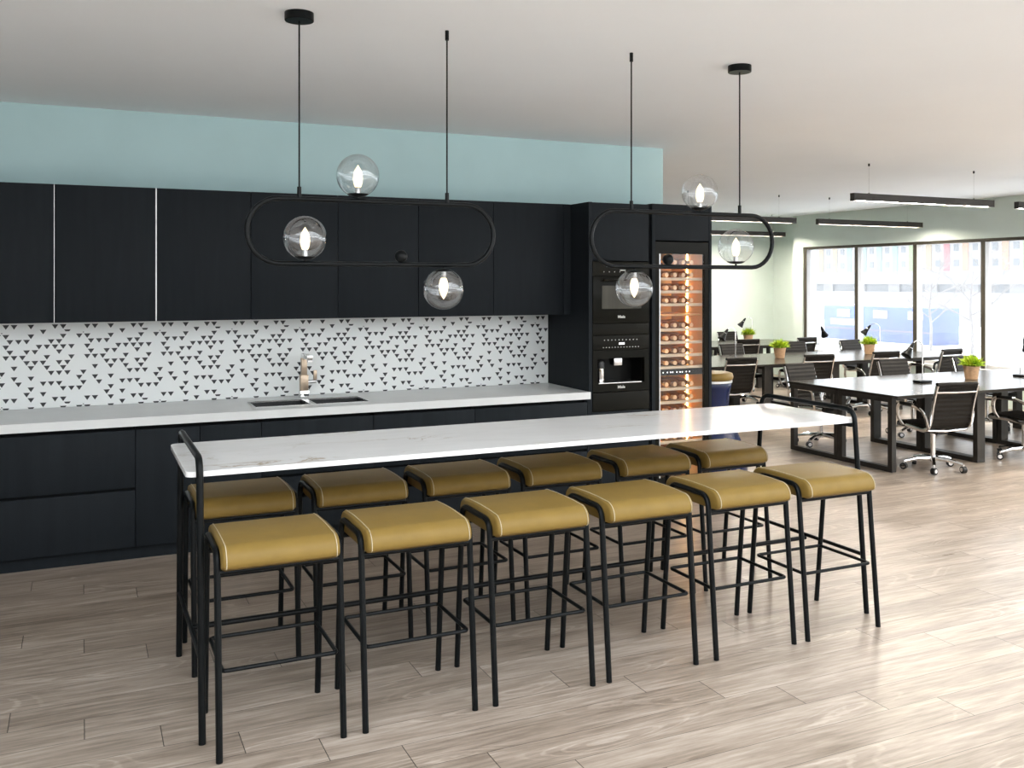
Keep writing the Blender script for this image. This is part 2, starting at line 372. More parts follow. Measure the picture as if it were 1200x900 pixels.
base_unit(2.542, 3.456, 'drawers', 'wide dark navy drawer cabinet at the worktop end beside the oven tower')
tag(MB((1, 6.2, 0)).box(-1.19, 3.456, 6.20, 6.22, .001, .087).build('plinth', 'navy', loc=(1, 6.2, 0)), 'dark navy kick board on the floor under the base cabinets', 'plinth')
tag(MB((3.465, 6.3, 0)).box(3.4575, 3.4725, KY, YW-.003, .001, .822).build('filler_panel', 'navy', loc=(3.465, 6.3, 0)), 'slim dark filler strip between end drawers and oven tower', 'panel')

# worktop with a cut-out for the sink
SX0, SX1, SY0, SY1 = 1.035, 1.815, 6.285, 6.60
wt = MB((1.1, 6.48, .828))
for a in ((-1.19, SX0, 6.125, YW-.003), (SX1, 3.472, 6.125, YW-.003), (SX0, SX1, 6.125, SY0), (SX0, SX1, SY1, YW-.003)):
    wt.box(*a, .825, .878)
tag(wt.build('worktop', 'counter', loc=(1.1, 6.48, .828)), 'long pale grey kitchen worktop with a sink cut into it', 'worktop')

# sink
t = thing('kitchen_sink', 'double sink with black basins and steel rims set into the worktop', 'sink', (1.425, 6.44, .83)); o = t.location
mid = (SX0+SX1)/2
for a, b in ((SX0+.001, mid-.012), (mid+.012, SX1-.001)):
    r = MB(o)
    for q in ((a, b, SY0+.001, SY0+.009), (a, b, SY1-.009, SY1-.001), (a, a+.009, SY0+.009, SY1-.009), (b-.009, b, SY0+.009, SY1-.009)): r.box(*q, .84, .8805)
    rim = r.build('rim', 'steel', t)
    bs = MB(o); x0, x1, y0, y1 = a+.009, b-.009, SY0+.009, SY1-.009
    bs.box(x0, x1, y0, y1, .660, .664); bs.box(x0, x0+.004, y0, y1, .664, .872); bs.box(x1-.004, x1, y0, y1, .664, .872)
    bs.box(x0, x1, y0, y0+.004, .664, .872); bs.box(x0, x1, y1-.004, y1, .664, .872)
    ba = bs.build('basin', 'basin', t)
    MB(o).lathe([(.001, .668), (.03, .668), (.035, .6645)], ((a+b)/2, (SY0+SY1)/2, 0), 20).build('drain', 'steel', ba)
MB(o).box(mid-.012, mid+.012, SY0, SY1, .842, .8795).build('divider', 'steel', t)

# faucet
t = thing('kitchen_faucet', 'square copper and chrome mixer tap standing behind the sink', 'faucet', (1.44, 6.665, .878)); o = (0, 0, 0)
MB().box(-.032, .032, -.028, .028, .0005, .055, bev=.003).build('base', 'chrome', t)
M['copper'] = vary(mat('pale copper', (.45, .35, .26), .35, .8), (.40, .31, .23), (.50, .40, .30), 20)
MB().box(-.028, .028, -.024, .024, .055, .165, bev=.003).build('body', 'copper', t)
MB().box(-.020, .020, -.018, .018, .165, .285, bev=.002).build('spout_post', 'copper', t)
sp = MB(); sp.box(-.019, .019, -.20, .018, .285, .318, bev=.004); sp.box(-.016, .016, -.20, -.165, .27, .285); sp.build('spout', 'chrome', t)
h = MB(); h.cyl((.028, 0, .115), (.088, 0, .115), .012, 14); hd = h.build('handle', 'chrome', t)
MB().box(.068, .092, -.010, .010, .128, .195, bev=.003).build('lever', 'copper', hd)

# backsplash with printed triangles
bsp = MB((1.3, YW, .879))
bsp.box(-1.19, 3.472, YW-.008, YW-.0005, .879, 1.4455, 0)
rows = [(1.425, [-.44, -.393, -.296, -.155, -.107]), (1.391, [-.225]), (1.3615, [-.488, -.44, -.296, -.107]), (1.3275, [-.417, -.368, -.321, -.178, -.131]),
 (1.293, [-.44, -.249, -.203, -.155, -.107, -.058]), (1.2595, [-.417, -.321, -.273, -.131]), (1.2245, [-.44, -.393, -.345, -.203, -.058]),
 (1.189, [-.321, -.273, -.226, -.131, -.082]), (1.1555, [-.393, -.296, -.203, -.107]), (1.1205, [-.178, -.131, -.082, .014]), (1.0875, [-.393, -.296, -.011]),
 (1.052, [-.368, -.225, -.178, -.131, .014]), (1.0175, [-.296, -.107, -.058, -.011]), (.9835, [-.321, -.225]), (.9485, [-.44, -.393, -.296, -.155, -.107]), (.915, [-.225])]
yt = YW-.0085
def tri_poly(pts):
    n = len(pts); bsp.add([(x, yt, z) for x, z in pts], [tuple(range(n))], 1)
for kx in range(-2, 9):
    dx = .4772*kx
    for z, xs in rows:
        for x in xs:
            cx = x+dx
            if -1.15 < cx < 3.44: tri_poly([(cx-.0198, z), (cx, z-.030), (cx+.0198, z)])
            elif 3.44 <= cx < 3.47: tri_poly([(cx-.0198, z), (min(cx, 3.471), z-.030), (3.471, z)])
    for cx, z in ((-.082, 1.3905), (-.082, .9145), (-.44, .8885), (-.296, .8885), (-.107, .8885), (-.011, .8885)):   # repeats cut by the print edge
        if -1.15 < cx+dx < 3.44: tri_poly([(cx+dx-.0198, z), (cx+dx-.0115, z-.0125), (cx+dx+.0115, z-.0125), (cx+dx+.0198, z)])
    for cx, z in ((.014, 1.374), (.014, .897)):
        if -1.15 < cx+dx < 3.44: tri_poly([(cx+dx-.005, z), (cx+dx, z-.008), (cx+dx+.005, z)])
tag(bsp.build('backsplash', ['tile', 'tri'], loc=(1.3, YW, .879), smooth=0), 'white splashback printed with small black triangles behind the worktop', 'backsplash')

# wall cabinets
UY = 6.443
ux = [-1.337, -.744, -.151, .440, 1.0365, 1.630, 2.222, 2.816, 3.410]
where = ['dark navy wall cabinet off beyond the picture edge, two before the pale seams', 'dark navy wall cabinet at the far end, cut off before the thin pale seam',
         'dark navy wall cabinet between the two pale vertical seams', 'dark navy wall cabinet just right of the thicker pale vertical seam',
         'dark navy wall cabinet behind the rounded end of the first pendant lamp', 'dark navy wall cabinet behind the middle of the first pendant lamp',
         'dark navy wall cabinet behind the lowest globe of the first pendant lamp', 'dark navy wall cabinet nearest the oven tower']
for i, (a, b) in enumerate(zip(ux, ux[1:])):
    t = thing('wall_cabinet', where[i], 'cabinet', ((a+b)/2, 6.65, 1.452), group='wall cabinets above the splashback'); o = t.location
    MB(o).box(a+.001, b-.001, UY+.021, YW-.003, 1.452, 2.309).build('carcass', 'navy_dark', t)
    MB(o).box(a+.002, b-.002, UY, UY+.020, 1.450, 2.309, bev=.0015).build('door', 'navy', t)
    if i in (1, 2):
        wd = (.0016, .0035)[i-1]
        MB(o).box(b-wd, b+wd, UY-.0012, UY-.0002, 1.452, 2.308).build('pale_strip', 'alu', t)  # pale strip over the seam, stands for light showing through the gap
tag(MB((3.44, 6.65, 1.452)).box(3.4115, 3.4725, UY, YW-.003, 1.450, 2.309).build('filler_panel', 'navy', loc=(3.44, 6.65, 1.452)), 'narrow dark upright panel between last wall cabinet and oven tower', 'panel')

# ------------------------------------------------------------------ tall units
TY = 6.159
t = thing('oven_tower', 'tall dark navy cabinet tower that houses the oven and coffee machine', 'cabinet', (3.74, 6.5, 0)); o = t.location
MB(o).box(3.474, 3.504, TY, YW-.003, .001, 2.308).build('side_panel', 'navy', t)
MB(o).box(4.010, 4.037, TY+.025, YW-.003, .001, 2.300).build('side_panel', 'navy_dark', t)
MB(o).box(3.505, 4.009, TY+.24, YW-.003, .001, 2.300).build('back_panel', 'navy_dark', t)
MB(o).box(3.505, 4.009, TY+.025, TY+.24, 2.285, 2.300).build('top_panel', 'navy_dark', t)
MB(o).box(3.506, 4.0085, TY+.004, TY+.024, 1.866, 2.306, bev=.0015).build('door', 'navy', t)
for z0, z1 in ((.095, .42), (.424, .716)): MB(o).box(3.506, 4.0085, TY+.004, TY+.024, z0, z1, bev=.0015).build('drawer', 'navy', t)

# combination oven
t = thing('built_in_oven', 'built-in black oven with small window at the top of the tower', 'oven', (3.757, TY, 1.39)); o = t.location
ov = (3.507, 4.0075)
MB(o).box(ov[0]+.01, ov[1]-.01, TY+.03, TY+.23, 1.39, 1.855).build('housing', 'void', t)
pn = MB(o).box(*ov, TY-.004, TY+.03, 1.752, 1.858, bev=.002).build('control_panel', 'oven_mat', t)
d = MB(o)
for i in range(5): d.box(3.60+i*.047, 3.606+i*.047, TY-.0052, TY-.0042, 1.778, 1.784)
d.box(3.745, 3.795, TY-.0052, TY-.0042, 1.79, 1.797); d.lathe([(.006, -.0055), (.006, -.0042)], (3.63, TY, 1.824), 10, ax='y'); d.build('control_symbols', 'print', pn)
dr = MB(o).box(*ov, TY-.006, TY+.03, 1.388, 1.749, bev=.002).build('door', 'oven', t)
MB(o).box(3.585, 3.935, TY-.0072, TY-.0062, 1.50, 1.675).build('door_window', 'oven_win', dr)
hb = MB(o); hb.cyl((3.585, TY-.035, 1.718), (3.93, TY-.035, 1.718), .0075, 12)
for x in (3.60, 3.915): hb.cyl((x, TY-.035, 1.718), (x, TY-.005, 1.718), .005, 10)
hb.build('handle', 'oven_mat', dr)
text_mesh('Miele', .030, 'print', t, (0, -.0068, 1.437-1.39))
# black blank panel
tag(MB((3.757, TY, 1.30)).box(*ov, TY-.003, TY+.02, 1.300, 1.385, bev=.0015).build('blank_panel', 'oven_mat', loc=(3.757, TY, 1.30)), 'plain black panel between the oven and the coffee machine', 'panel')

# coffee machine
t = thing('coffee_machine', 'built-in black coffee machine with a lit niche and steel spout', 'coffee machine', (3.757, TY, .866)); o = t.location
pn = MB(o).box(*ov, TY-.004, TY+.03, 1.186, 1.297, bev=.002).build('control_panel', 'oven_mat', t)
d = MB(o)
for i in range(10): d.box(3.605+i*.032, 3.611+i*.032, TY-.0052, TY-.0042, 1.258, 1.265)
for i in range(13): d.box(3.594+i*.026, 3.602+i*.026, TY-.0052, TY-.0042, 1.203, 1.208)
d.build('control_symbols', 'print', pn)
MB(o).box(3.735, 3.785, TY-.0052, TY-.0042, 1.225, 1.241).build('display', 'display', pn)
fr = MB(o); nx0, nx1, nz0, nz1 = 3.548, 3.966, .93, 1.122
fr.box(*ov, TY-.004, TY+.03, nz1, 1.184); fr.box(*ov, TY-.004, TY+.03, .868, nz0); fr.box(ov[0], nx0, TY-.004, TY+.03, nz0, nz1); fr.box(nx1, ov[1], TY-.004, TY+.03, nz0, nz1)
fr.build('front_frame', 'oven', t)
ni = MB(o); ni.box(nx0, nx1, TY+.19, TY+.20, nz0, nz1); ni.box(nx0-.005, nx0, TY+.03, TY+.20, nz0, nz1); ni.box(nx1, nx1+.005, TY+.03, TY+.20, nz0, nz1)
ni.box(nx0, nx1, TY+.03, TY+.20, nz1, nz1+.005); ni.box(nx0, nx1, TY+.03, TY+.20, nz0-.005, nz0); ni.build('niche', 'void', t)
MB(o).box(nx0+.005, nx1-.03, TY-.012, TY+.16, nz0, nz0+.008, bev=.002).build('drip_tray', 'steel', t)
MB(o).box(3.700, 3.772, TY+.008, TY+.085, 1.064, 1.122, bev=.004).build('spout', 'steel', t)
text_mesh('Miele', .030, 'print', t, (0, -.0046, .900-.866))
# milk flask in the niche
t = thing('milk_flask', 'steel milk flask with black lid standing in the coffee machine niche', 'flask', (3.607, TY+.06, .938))
MB().lathe([(.03, .0005), (.032, .004), (.032, .105)], seg=20).build('body', 'chrome', t)
MB().lathe([(.033, .105), (.033, .145), (.028, .16), (.010, .165)], seg=20).build('lid', 'plastic', t)
# warming drawer
t = thing('warming_drawer', 'plain black warming drawer under the coffee machine', 'drawer unit', (3.757, TY, .722)); o = t.location
MB(o).box(*ov, TY-.004, TY+.03, .722, .863, bev=.002).build('drawer_front', 'oven_mat', t)
MB(o).box(ov[0]+.01, ov[1]-.01, TY+.03, TY+.23, .724, .860).build('housing', 'void', t)

# wine cooler tower
t = thing('wine_tower', 'tall dark navy cabinet frame around the lit wine cooler', 'cabinet', (4.32, 6.5, 0)); o = t.location
MB(o).box(4.038, 4.068, TY, YW-.003, .001, 2.314).build('side_panel', 'navy', t)
MB(o).box(4.579, 4.604, TY, YW-.003, .001, 2.314).build('side_panel', 'navy', t)
MB(o).box(4.0695, 4.578, TY+.002, TY+.022, 2.030, 2.314, bev=.0015).build('door', 'navy', t)
MB(o).box(4.0695, 4.578, TY+.03, YW-.003, 2.03, 2.30).build('carcass', 'navy_dark', t)
t = thing('wine_cooler', 'tall glass-door wine cooler glowing amber with racked bottles', 'wine cooler', (4.323, 6.45, .02)); o = t.location
cx0, cx1 = 4.071, 4.576
MB(o).box(cx0, cx1, YW-.20, YW-.17, .02, 2.02).build('back_panel', 'cooler_in', t)
for a in ((cx0, cx0+.028), (cx1-.028, cx1)): MB(o).box(*a, TY+.035, YW-.20, .02, 2.02).build('side_wall', 'cooler_in', t)
MB(o).box(cx0+.028, cx1-.028, TY+.035, YW-.20, 1.945, 2.02).build('top_wall', 'void', t)
MB(o).box(cx0+.028, cx1-.028, TY+.035, YW-.20, .02, .10).build('bottom_wall', 'void', t)
dv = MB(o).box(cx0+.028, cx1-.028, TY+.036, YW-.20, .965, 1.015).build('divider', 'void', t)
dl = MB(o)
for i in range(9): dl.box(4.16+i*.03+(.01 if i % 3 else 0), 4.168+i*.03+(.01 if i % 3 else 0), TY+.034, TY+.0358, .985, .993)
dl.build('indicator_lights', 'led_cold', dv)
MB(o).box(cx0+.028, cx1-.028, TY+.06, YW-.20, 1.435, 1.447).build('divider', 'cooler_in', t)
# door: black frame, glass, chrome edge
df = MB(o)
df.box(cx0, cx0+.033, TY+.004, TY+.032, .10, 2.018); df.box(cx1-.040, cx1, TY+.004, TY+.032, .10, 2.018)
df.box(cx0+.033, cx1-.040, TY+.004, TY+.032, 1.925, 2.018); df.box(cx0+.033, cx1-.040, TY+.004, TY+.032, .10, .17)
dr = df.build('door', 'oven', t)
MB(o).box(cx0+.033, cx1-.040, TY+.010, TY+.016, .17, 1.925).build('door_glass', 'cooler_glass', dr)
MB(o).box(cx0+.033, cx0+.043, TY-.002, TY+.004, .17, 1.925).build('pale_strip', 'alu', dr)
MB(o).box(cx0+.002, cx1-.002, TY+.006, TY+.03, .022, .095).build('vent_grille', 'void', t)
shelf_z = [('top', [1.823, 1.722, 1.620, 1.518]), ('middle', [1.320, 1.218, 1.116, 1.020]), ('bottom', [.850, .745, .640, .535, .430, .325])]
bx = [4.071+.075+i*.0795 for i in range(5)]
bp = None
for zone, zs in shelf_z:
    for si, z in enumerate(zs):
        sh = MB(o)
        sh.box(cx0+.030, cx1-.030, TY+.040, TY+.058, z-.006, z+.016)
        for i in range(5): sh.box(bx[i]-.026, bx[i]-.018, TY+.058, YW-.21, z-.004, z+.004); sh.box(bx[i]+.018, bx[i]+.026, TY+.058, YW-.21, z-.004, z+.004)
        sh.build('shelf', 'wood_shelf', t)
        for i in range(5):
            lab = 'amber bottle %s from left, %s shelf down in the %s wine cooler section' % (ORD[i], ORD[si], zone)
            loc = (bx[i], TY+.075, z+.0375)
            if bp is None:
                bp = thing('wine_bottle', lab, 'bottle', loc, group='bottles racked in the wine cooler')
                MB().lathe([(.014, .045), (.0145, .06), (.026, .085), (.034, .115), (.034, .34), (.028, .352), (.01, .345)], ax='y', seg=16).build('glass_body', 'bottle', bp)
                MB().lathe([(.002, .0), (.0175, .001), (.0190, .006), (.0175, .02), (.0160, .046), (.014, .048)], ax='y', seg=16).build('capsule', 'capsule', bp)
            else: dup(bp, loc, 0, lab)
# warm lights inside the cooler (one strip per section up the back right, plus one added at front left)
for z0, z1 in ((1.46, 1.93), (1.03, 1.42), (.12, .95)):
    MB(o).box(4.541, 4.5475, TY+.25, TY+.256, z0, z1).build('light_strip', 'led_warm', t)
    MB(o).box(4.0995, 4.1035, TY+.036, TY+.044, z0, z1).build('light_strip', 'led_warm', t)  # added strip, hidden behind the door frame, lights the bottle ends

# ------------------------------------------------------------------ bar table
t = thing('bar_table', 'long high white marble bar table on black tubular frames', 'table', (2.035, 4.05, 0)); o = t.location
TT = .985
bm = bmesh.new()
def slab(mb, x0, x1, y0, y1, z0, z1, r, n=5):
    out = []
    for cx_, cy_, a0 in ((x1-r, y1-r, 0), (x0+r, y1-r, PI/2), (x0+r, y0+r, PI), (x1-r, y0+r, 1.5*PI)):
        for i in range(n+1): a = a0+PI/2*i/n; out.append((cx_+r*math.cos(a), cy_+r*math.sin(a)))
    n_ = len(out); e = .002
    ins = [((x-(x0+x1)/2)*(1-e/((x1-x0)/2))+(x0+x1)/2, (y-(y0+y1)/2)*(1-e/((y1-y0)/2))+(y0+y1)/2) for x, y in out]
    vs = [(x, y, z0) for x, y in out]+[(x, y, z1-e) for x, y in out]+[(x, y, z1) for x, y in ins]
    fs = [(a*n_+i, a*n_+(i+1) % n_, (a+1)*n_+(i+1) % n_, (a+1)*n_+i) for a in (0, 1) for i in range(n_)]+[tuple(range(n_-1, -1, -1)), tuple(range(2*n_, 3*n_))]
    mb.add(vs, fs); return mb
bm.free()
slab(MB(o), .358, 3.712, 3.705, 4.398, TT-.020, TT, .03).build('tabletop', 'marble', t)
for x in (.405, 3.665):
    yn0, yf0, yn1, yf1, zt = 3.603, 4.500, 3.6885, 4.4145, 1.036
    for y0, y1 in ((yn0, yn1), (yf0, yf1)):
        leg = [(x, y0, .001), (x, y0+(y1-y0)*.9, .93)]
        MB(o).tube(leg, .0135, 12).build('leg', 'metal_black', t)
    pa = fillet([(x, yn0+(yn1-yn0)*.9, .93), (x, yn1, zt), (x, yf1, zt), (x, yf0+(yf1-yf0)*.9, .93)], .062, 8)
    MB(o).tube(pa, .0135, 12).build('hand_rail', 'metal_black', t)
    MB(o).tube([(x, yn0+.03, .297), (x, yf0-.03, .297)], .010, 10).build('crossbar', 'metal_black', t)
    MB(o).box(x-.012, x+.012, yn1+.012, yf1-.012, TT-.040, TT-.021).build('support_bar', 'metal_black', t)
MB(o).tube([(.405, 4.05, .280), (3.665, 4.05, .280)], .0115, 10).build('stretcher', 'metal_black', t)

# ------------------------------------------------------------------ bar stools
def make_stool(label):
    t = thing('bar_stool', label, 'stool', group='mustard bar stools around the marble table')
    X = .2235; R = .0124
    for sx in (-1, 1):
        for sy in (-1, 1):
            pa = fillet([(sx*X, sy*.213, .0), (sx*X, sy*.148, .728), (sx*X, sy*.05, .728)], .055, 6)
            MB().tube(pa, R, 10).build('leg', 'metal_black', t)
        MB().tube([(sx*X, -.05, .728), (sx*X, .05, .728)], R, 10).build('side_rail', 'metal_black', t)
    for sy in (-1, 1):
        MB().tube([(-X, sy*.154, .655), (X, sy*.154, .655)], .0108, 10).build('cross_rail', 'metal_black', t)
    fr = fillet([(0, -.172, .305), (.208, -.172, .305), (.208, .172, .305), (-.208, .172, .305), (-.208, -.172, .305), (-.0, -.172, .305)], .018, 4)
    MB().tube(fr[:-1], .0082, 8, closed=True).build('foot_ring', 'metal_black', t)
    # cushion: rolled profile, wrapped front and back
    prof = []
    for i in range(9):
        a = PI*1.08-(PI*.62)*i/8
        prof.append((-.152+.064*math.cos(a), .697+.058*math.sin(a)))
    top = [(-.09, .7575), (-.05, .7585), (0, .759), (.05, .7585), (.09, .7575)]
    half = [(-.150, .6655), (-.178, .6660), (-.200, .676)]+prof[0:]
    half = [(-.150, .6655), (-.184, .666), (-.204, .676)]+[(y, z) for y, z in prof]
    poly = half+top+[(-y, z) for y, z in reversed(half)]
    xs = [(-.211, .55, 0), (-.2085, .80, 0), (-.203, .93, 0), (-.194, 1, 0), (.194, 1, 0), (.203, .93, 0), (.2085, .80, 0), (.211, .55, 0)]
    xs = [(-.213, .86), (-.209, .945), (-.202, .99), (-.195, 1), (.195, 1), (.202, .99), (.209, .945), (.213, .86)]
    n = len(poly); vs = []; fs = []
    for x, s in xs: vs += [(x, y*(.5+.5*s), .715+(z-.715)*s) for y, z in poly]
    for a in range(len(xs)-1):
        for i in range(n): fs.append((a*n+i, a*n+(i+1) % n, (a+1)*n+(i+1) % n, (a+1)*n+i))
    fs += [tuple(range(n-1, -1, -1)), tuple((len(xs)-1)*n+i for i in range(n))]
    mb = MB(); mb.add(vs, fs); st = mb.build('seat', 'mustard', t, smooth=50)
    for sx in (-1, 1):
        pa = [(sx*.1985, y*1.004, .715+(z-.715)*1.012) for y, z in poly[2:-2]]
        MB().tube(pa, .0017, 6).build('piping', 'piping', st)
    return t
sx0 = [.668, 1.199, 1.735, 2.262, 2.820, 3.350]
near = ['mustard bar stool at the near long side, leftmost, by the table leg', 'mustard bar stool second from the left along the near side of the table',
        'mustard bar stool third from the left along the near side of the table', 'mustard bar stool fourth from the left along the near side of the table',
        'mustard bar stool fifth from the left along the near side of the table', 'mustard bar stool rightmost on the near side, by the table end']
far = [x.replace('near side', 'cabinet side').replace('near long side', 'cabinet side') for x in near]
first = None
for row, yc in ((near, 3.651), (far, 4.4455)):
    for i, x in enumerate(sx0):
        if first is None: first = make_stool(row[i]); first.location = (x, yc, .001)
        else: dup(first, (x, yc, .001), 0, row[i])

# ------------------------------------------------------------------ pendants
def make_pendant(label):
    t = thing('pendant_lamp', label, 'lamp', group='racetrack pendant lamps over the bar table')
    Hh, Rr, zt, zb = .567, .140, 2.061, 1.781
    zm = (zt+zb)/2; pa = []
    for i in range(17): a = PI/2-PI*i/16; pa.append((Hh-Rr+Rr*math.cos(a), 0, zm+Rr*math.sin(a)))
    for i in range(17): a = -PI/2-PI*i/16; pa.append((-Hh+Rr+Rr*math.cos(a), 0, zm+Rr*math.sin(a)))
    MB().tube(pa, .0112, 12, closed=True).build('ring', 'metal_black', t)
    for x in (-.346, .334):
        r = MB().cyl((x, 0, zt+.008), (x, 0, HC-.028), .0038, 10).build('rod', 'metal_black', t)
        MB().cyl((x, 0, zt+.006), (x, 0, zt+.052), .009, 12).build('sleeve', 'metal_black', r)
    MB().lathe([(.060, HC-.036), (.062, HC-.034), (.062, HC-.0005)], (-.346, 0, 0), 32).build('canopy', 'metal_black', t)
    MB().cyl((.334, 0, HC-.045), (.334, 0, HC-.0005), .009, 12).build('ceiling_cap', 'metal_black', t)
    bl = MB().sphere((.112, 0, zb+.037), .029, 20, 12); bl.cyl((.112, 0, zb+.005), (.112, 0, zb+.012), .007, 10); bl.build('ball', 'metal_black', t)
    for x, z, d in ((-.321, zb, 1), (-.087, zt, 1), (.317, zb, -1)):
        g = MB(); zc = z+d*.112
        rr, ri = .0945, .0925
        a0 = -PI/2+.43
        pr = [(rr*math.cos(a0+(PI/2-a0)*i/18), d*rr*math.sin(a0+(PI/2-a0)*i/18)) for i in range(19)]
        pr[-1] = (.0005, d*rr)
        g.lathe(pr, (x, 0, zc), 36, cap=False)
        gl = g.build('globe', 'globe', t, smooth=80)
        q = MB(); q.cyl((x, 0, z+d*.006), (x, 0, z+d*.022), .0055, 10); 
        q.lathe([(.006, d*.017), (.030, d*.020), (.046, d*.028), (.047, d*.031), (.044, d*.0315), (.010, d*.027)], (x, 0, z), 28); q.build('plate', 'metal_black', gl)
        MB().lathe([(.0125, d*.027), (.0125, d*.058), (.0115, d*.060)], (x, 0, z), 18).build('bulb_socket', 'steel', gl)
        fl = [(.0115, .060), (.0155, .066), (.0195, .080), (.0215, .098), (.0195, .118), (.0135, .136), (.006, .150), (.0006, .159)]
        MB().lathe([(r_, d*h_) for r_, h_ in fl], (x, 0, z), 18).build('bulb', 'bulb', gl, smooth=80)
    return t
p1 = make_pendant('black racetrack pendant lamp with three globes, over the table end nearest the camera'); p1.location = (1.201, 4.05, 0)
dup(p1, (2.865, 4.05, 0), PI, 'black racetrack pendant lamp with three globes, hanging in front of the ovens')

# ------------------------------------------------------------------ office: linear lights
def make_rail(label):
    t = thing('linear_light', label, 'lamp', group='black linear lights over the desks')
    b = MB(); b.box(-.978, .978, -.0275, .0275, 2.4975, 2.566); b.box(-.978, .978, -.0275, -.023, 2.4920, 2.4975); b.box(-.978, .978, .023, .0275, 2.4920, 2.4975); b.box(-.978, -.931, -.023, .023, 2.4935, 2.4975); b.box(.931, .978, -.023, .023, 2.4935, 2.4975); b.build('housing', 'metal_bronze', t, smooth=0)
    MB().box(-.93, .93, -.022, .022, 2.4960, 2.497).build('diffuser', 'led_rail', t)
    for x in (-.35, .30, -.05, .55): MB().box(x-.012, x+.012, -.0225, .0225, 2.490, 2.4958).build('clip', 'metal_bronze', t)
    for x in (-.76, .70):
        cb = MB().cyl((x, 0, 2.566), (x, 0, HC-.02), .0012, 6).build('cable', 'steel', t)
        MB().cyl((x, 0, HC-.026), (x, 0, HC-.0005), .009, 10).build('ceiling_grip', 'plastic', cb)
        MB().cyl((x, 0, 2.566), (x, 0, 2.576), .008, 10).build('lower_grip', 'plastic', cb)
    return t
rl = [((7.76, 6.85), 'black linear light in the nearest row, fully visible under the ceiling'), ((10.09, 6.85), 'black linear light of the nearest row, its end just entering the picture'),
      ((7.735, 9.82), 'black linear light partly behind the second pendant, in the middle row'), ((10.07, 9.82), 'black linear light in the middle row, in front of the windows'),
      ((7.76, 3.88), 'black linear light of the added row nearest the bar table, outside the picture'), ((10.09, 3.88), 'black linear light by the windows in the added row outside the picture'),  # row added out of view to brighten floor and ceiling
      ((10.07, 12.72), 'black linear light in the last row, close to the far wall')]
r0 = None
for (x, y), lab in rl:
    if r0 is None: r0 = make_rail(lab); r0.location = (x, y, 0)
    else: dup(r0, (x, y, 0), 0, lab)

# ------------------------------------------------------------------ office: desks
DZ = .695
def make_desk(label, dy, d=1.42):
    t = thing('bench_desk', label, 'desk', (8.8, dy+d/2, 0), group='dark bench desks'); o = t.location
    slab(MB(o), 6.55, 11.10, dy, dy+d, DZ-.022, DZ, .012).build('tabletop', 'desk', t)
    y0, y1 = dy+.085, dy+d-.02; ym = (y0+y1)/2
    for i, x in enumerate((6.60, 7.715, 8.825, 9.935, 11.045)):
        wd = .026 if i in (0, 4) else .052
        for a, b in ((y0, ym-.004), (ym+.004, y1)):
            f = MB(o); f.box(x-wd, x+wd, a, a+.05, .001, DZ-.0225, bev=.002); f.box(x-wd, x+wd, b-.05, b, .001, DZ-.0225, bev=.002)
            f.box(x-wd, x+wd, a+.05, b-.05, .001, .045); f.box(x-wd, x+wd, a+.05, b-.05, DZ-.07, DZ-.0225)
            if 0 < i < 4: f.box(x-.0015, x+.0015, a-.0005, a, .001, DZ-.0225)
            f.build('leg_frame', 'metal_bronze', t, smooth=0)
    for a in (dy+.20, dy+d-.22): MB(o).box(6.63, 11.02, a, a+.03, DZ-.066, DZ-.0225).build('support_rail', 'metal_bronze', t)
    MB(o).box(6.64, 6.90, ym-.05, ym+.05, DZ-.062, DZ-.0225).build('cable_tray', 'plastic', t)
    return t
make_desk('dark bench desk in the nearest row with two chairs pulled up', 6.08)
make_desk('dark bench desk in the middle row, behind the nearest desk', 9.10)
make_desk('dark bench desk in the last row against the pale far wall', 11.92, 1.26)

